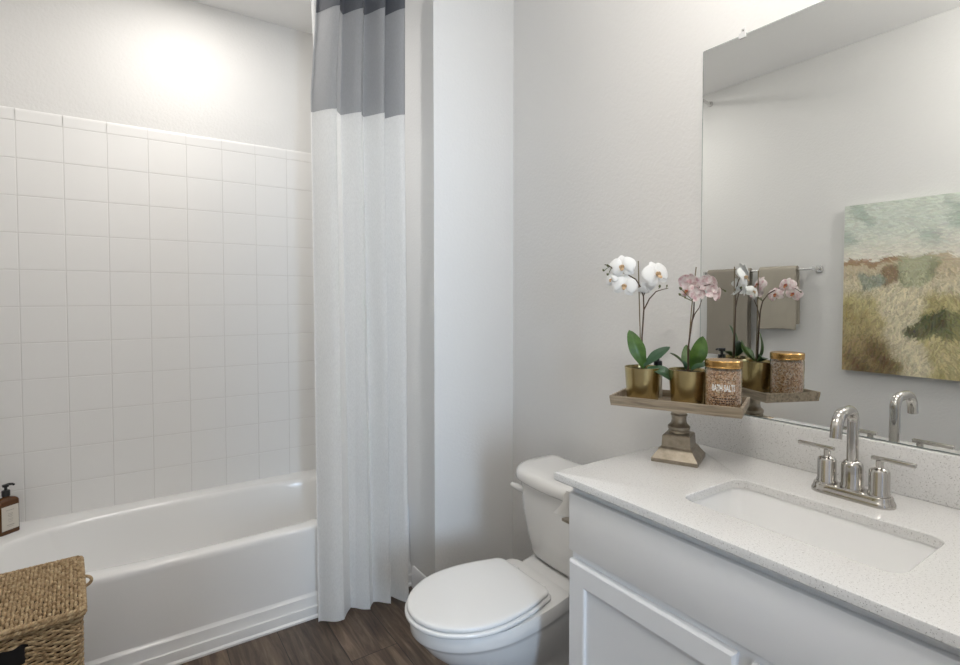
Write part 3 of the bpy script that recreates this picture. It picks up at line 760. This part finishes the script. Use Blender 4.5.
# ------------------------------------------------------------------ woven hamper
HWX, HDY, HH = .322, .330, .537
ham = thing('woven_hamper', 'woven seagrass hamper with flat lid in front of the tub', 'hamper', (-.2685, 1.774, 0), math.radians(4))
b = MB(); rnd = random.Random(11)
b.box((-HWX/2+.012, -HDY/2+.012, .004), (HWX/2-.012, HDY/2-.012, HH-.01), mi=1)
def ring_path(hx, hy, r, step):
    pts = rrect(-hx, hx, -hy, hy, r, 0, 6, 2); P = [Vector(p) for p in pts]+[Vector(pts[0])]
    L = [0]
    for a, c in zip(P, P[1:]): L.append(L[-1]+(c-a).length)
    n_ = int(L[-1]/step); out = []
    for k in range(n_):
        s = L[-1]*k/n_
        i = max(j for j in range(len(L)) if L[j] <= s+1e-9); i = min(i, len(P)-2)
        t = (s-L[i])/max(1e-9, L[i+1]-L[i]); p = P[i].lerp(P[i+1], t); out.append((p, s))
    return out
nr = 78
for i in range(nr):
    z = .006+(HH-.012)*i/(nr-1); tp = lerp(.985, 1.012, z/HH)
    base_ = ring_path(HWX/2*tp-.006, HDY/2*tp-.006, .018, .0055)
    slot = .462 < z < .497
    P = []
    for p, s in base_:
        nrm = Vector((p.x/(HWX/2), p.y/(HDY/2), 0)); nrm = Vector((math.copysign(1, p.x), 0, 0)) if abs(nrm.x) > abs(nrm.y) else Vector((0, math.copysign(1, p.y), 0))
        o_ = .0038*math.sin(2*PI*s/.034+PI*(i % 2)+.5*math.sin(i*1.7))
        zz = z+.0022*math.sin(2*PI*s/.068+i*.35)+rnd.uniform(-.0008, .0008)
        P.append(Vector((p.x, p.y, zz))+nrm*o_)
    runs = []
    if slot:
        k0 = [k for k, p in enumerate(P) if not (p.y < -HDY/2+.03 and abs(p.x) < .054)]
        run = []; last = None
        for k in k0:
            if last is not None and k != last+1: runs.append(run); run = []
            run.append(P[k]); last = k
        runs.append(run)
        if len(runs) == 2: runs = [runs[1]+runs[0]]
    else: runs = [P+[P[0]]]
    for run in runs: b.tube(run, [.0038*rnd.uniform(.88, 1.12) for _ in run], 5)
b.box((-.06, -HDY/2+.010, .455), (.06, -HDY/2+.0125, .505), mi=2)  # black plate: shade inside the handle slot put into its colour
b.build('basket', [M['grass'], M['grassdark'], M['black']], ham, angle=80)
# lid
b = MB(); LX, LY, LZ = HWX/2+.005, HDY/2+.006, HH+.006
b.box((-LX+.008, -LY+.008, HH), (LX-.008, LY-.008, HH+.012), mi=1)
ncol = 38
for i in range(ncol):
    x = lerp(-LX+.009, LX-.009, i/(ncol-1)); P = []; N = 130
    for k in range(N+1):
        y = lerp(-LY+.006, LY-.006, k/N); a = 2*PI*y/.0235+PI*(i % 2)+.25*math.sin(i*2.1)
        P.append((x+.0010*math.sin(a*.5+i), y, HH+.0115+.0066*math.sin(a)+rnd.uniform(-.0004, .0004)))
    b.tube(P, [.0043*rnd.uniform(.9, 1.1)*(1+.12*math.sin(2*PI*(-LY+2*LY*k/N)/.0235+PI*(i % 2))) for k in range(N+1)], 5)
def rope(path, r, tw):
    for ph in (0, 2*PI/3, 4*PI/3):
        P = []
        for k, (p, s) in enumerate(path):
            a = 2*PI*s/tw+ph
            nrm = Vector((p.x, p.y, 0)).normalized()
            P.append(p+nrm*r*.55*math.cos(a)+Vector((0, 0, r*.55*math.sin(a))))
        b.tube(P+[P[0]], r*.62, 6)
for zz in (HH+.001, HH+.0105):
    rope([(p+Vector((0, 0, zz)), s) for p, s in ring_path(LX-.002, LY-.002, .014, .005)], .0068, .026)
b.build('lid', [M['grass'], M['grassdark']], ham, angle=80)
b = MB(); b.tube([(LX-.003+.021*math.sin(a), .022+.004*math.cos(a), HH-.001+.013*math.cos(a)) for a in [PI*i/14 for i in range(15)]], .0042, 8)
b.build('lid_loop', M['grass'], ham, angle=80)

# ------------------------------------------------------------------ towel bar, towels (opposite wall, seen in the mirror)
bar = thing('towel_bar', 'brushed metal towel bar on the wall opposite, seen in the mirror', 'towel bar', (XL, 1.835, 1.487))
MB().tube([(.062, -.362, 0), (.062, .362, 0)], .0075, 14).build('rail', M['chrome2'], bar)
for y in (-.355, .355):
    b = MB(); b.box((.0, y-.019, -.019), (.008, y+.019, .019), .002); b.box((.006, y-.010, -.010), (.075, y+.010, .010), .002); b.build('bracket', M['chrome2'], bar)
def towel(name, label, m, y0, y1, zf, zb, thick, layers, seed):
    t = thing(name, label, 'towel', (XL+.062, (y0+y1)/2, 1.487)); rnd = random.Random(seed); hw = (y1-y0)/2
    for ly in range(layers):
        r = .0085+thick*ly; b = MB(); prof = []
        nz = 22
        zf_ = zf-.004*ly; zb_ = zb-.003*ly
        for k in range(nz): prof.append((-r-.002, lerp(-zb_, 0, k/nz)))
        for k in range(9): a = PI-PI*k/8; prof.append((r*math.cos(a)*1.05, r*math.sin(a)))
        for k in range(1, nz+1): prof.append((r+.002+.006*math.sin(PI*.5*k/nz), lerp(0, -zf_, k/nz)))
        outer = []; W_ = hw+(.001 if ly else -.0)
        for x_, z_ in prof:
            row = []
            for j in range(25):
                q = -1+j/12; sag = .004*math.sin(q*5+seed)*(-z_)/.35
                row.append((x_+sag+.0018*math.sin(q*9+z_*12+seed), q*W_*(1+.02*math.sin(z_*9+seed)), z_-(.004*math.cos(q*3+seed) if z_ < -.2 else 0)))
            outer.append(row)
        th = thick*.9; inner = []
        for (x_, z_), row in zip(prof, outer):
            d = Vector((x_, 0, z_ if z_ > 0 else 0)); d = d.normalized()*th if d.length > 1e-6 else Vector((th, 0, 0))
            inner.append([(p[0]+d.x, p[1], p[2]+d.z) for p in row])
        b.rings([a+c[::-1] for a, c in zip(outer, inner)], True, True, True)
        nm = 'towel_body' if ly == 0 else 'fold_layer'
        o = b.build(nm, m, t, angle=60); o.modifiers.new('soft', 'SUBSURF').levels = 0
        o.modifiers.clear()
    return t
towel('bath_towel', 'wide taupe towel on the wall bar, reflected behind the orchids', M['towel'], 1.868, 2.158, .56, .52, .007, 2, 1)
towel('hand_towel', 'short sand-coloured hand towel near the free end of the wall bar', M['towel2'], 1.575, 1.80, .365, .33, .008, 2, 4)

# ------------------------------------------------------------------ painting (opposite wall, seen in the mirror)
PW, PH, PT = .926, .926, .038
NP = 300
rng = np.random.default_rng(5)
img = np.zeros((NP, NP, 3))        # row 0 = top, col 0 = the end nearest the tub
def S(*c): return (np.array(c)/255.0)**2.2
yy, xx = np.mgrid[0:NP, 0:NP]/NP
def smooth(a, b, x):
    t = min(1, max(0, (x-a)/(b-a))); return t*t*(3-2*t)
def field(x, y):
    """base colour at x (0..1 of full width), y from top"""
    wx = x+.018*math.sin(y*23+x*7)+.010*math.sin(y*51); wy = y+.012*math.sin(x*31)+.008*math.sin(x*67+y*20)
    n1 = math.sin(wx*13+wy*9)*.5+math.sin(wx*31-wy*23)*.35
    hz = .375-.03*math.sin(x*3.2+.3)
    sky = lerp(S(206, 213, 201), S(226, 222, 208), smooth(.12, .33, y))
    sky = lerp(sky, S(172, 184, 172), .8*smooth(.25, .7, n1)*(1-smooth(.2, .32, y)))
    c = sky
    if wy > hz-.03:
        land = lerp(S(196, 182, 154), S(206, 196, 168), smooth(.4, .5, y))
        if wy < hz+.005 and x < .30: land = S(164, 138, 110)
        c = lerp(sky, land, smooth(hz-.03, hz-.02, wy))
    if y > .5:      # meadow
        g = lerp(S(176, 164, 118), S(196, 184, 140), smooth(-.5, .6, n1)); c = lerp(c, g, smooth(.5, .58, wy))
        pc = .27+.55*(y-.70)**2+.10*(y-.5)
        c = lerp(c, S(214, 204, 174), 1-smooth(.045+.06*(1-y), .10+.06*(1-y), abs(wx-pc)))
        d = smooth(.66, .86, wy)*(1-smooth(.17, .30, wx+.25*(.8-y)))
        c = lerp(c, lerp(S(118, 100, 72), S(160, 142, 104), smooth(-.5, .6, n1)), d)
        c = lerp(c, S(150, 134, 92), .6*(1-smooth(.10, .22, wx))*smooth(.56, .66, wy)*(1-d))
        e = 1-smooth(.7, 1.15, ((wx-.56)/.26)**2+((wy-.705+.16*(wx-.5))/.085)**2)
        c = lerp(c, lerp(S(96, 98, 72), S(140, 138, 98), smooth(-.4, .7, n1)), e)
    e = 1-smooth(.6, 1.2, ((wx-.345)/.115)**2+((wy-.405)/.098)**2)
    c = lerp(c, lerp(S(134, 136, 110), S(176, 176, 146), smooth(-.5, .5, n1)), e)
    e = 1-smooth(.6, 1.2, ((wx-.225)/.045)**2+((wy-.43)/.065)**2)
    c = lerp(c, S(140, 118, 94), e*.9)
    e = 1-smooth(.6, 1.2, ((wx-.13)/.075)**2+((wy-.455)/.05)**2)
    c = lerp(c, S(142, 150, 136), e*.85)
    return c
base_img = np.array([[field(x, y) for x in np.linspace(0, 1, 150)] for y in np.linspace(0, 1, 150)])
img = base_img.repeat(2, 0).repeat(2, 1).copy()
for k in range(16000):
    x, y = rng.random(2); c = base_img[min(149, int(y*150)), min(149, int(x*150))]
    c = np.clip(c*(rng.uniform(.62, 1.34) if y > .40 else rng.uniform(.84, 1.16))+rng.normal(0, .012, 3), 0, 1)
    if y > .5: ang = math.radians(rng.normal(62 if x < .5 else 110, 24)); ln = rng.uniform(.012, .034)
    elif y > .36: ang = math.radians(rng.normal(80, 45)); ln = rng.uniform(.007, .020)
    else: ang = math.radians(rng.normal(-12, 22)); ln = rng.uniform(.012, .04)
    wv = rng.uniform(.0018, .0045)
    dx, dy = math.cos(ang), -math.sin(ang)
    x0, x1 = int(max(0, (x-ln)*NP)), int(min(NP, (x+ln)*NP+1)); y0, y1 = int(max(0, (y-ln)*NP)), int(min(NP, (y+ln)*NP+1))
    X, Y = xx[y0:y1, x0:x1]-x, yy[y0:y1, x0:x1]-y
    u = X*dx+Y*dy; v_ = -X*dy+Y*dx
    msk = (np.abs(u) < ln*.8) & (np.abs(v_+.002*np.sin(u*90)) < wv*(1-(u/ln)**2))
    img[y0:y1, x0:x1][msk] = img[y0:y1, x0:x1][msk]*.2+c*.8
b = MB()
NG = 260
g = [[(PT, PW/2-PW*j/NG, PH/2-PH*i/NG) for j in range(NG+1)] for i in range(NG+1)]
b.rings(g, False)
fr = rrect(-PW/2, PW/2, -PH/2, PH/2, .001, 0, 1, 2)
b.rings([[(0, p[0], p[1]) for p in fr], [(PT-.0005, p[0], p[1]) for p in fr]], True, True, False)
pt = b.build('landscape_painting', M['canvas'], None, smooth=False, recalc=False)
me = pt.data; ca = me.attributes.new('paint', 'FLOAT_COLOR', 'POINT')
cols = np.ones((len(me.vertices), 4), dtype=np.float32)
co = np.zeros(len(me.vertices)*3, dtype=np.float32); me.vertices.foreach_get('co', co); co = co.reshape(-1, 3)
ci = np.clip(((PW/2-co[:, 1])/PW*NP).astype(int), 0, NP-1); ri = np.clip(((PH/2-co[:, 2])/PH*NP).astype(int), 0, NP-1)
cols[:, :3] = img[ri, ci]; ca.data.foreach_set('color', cols.ravel())
pt.location = (XL+.001, 1.336-PW/2, 1.3132+(1.8374+.9012-2.6264)/2*.9886)
tag(pt, 'frameless landscape canvas of grassy dunes on the wall opposite, seen in the mirror', 'painting')
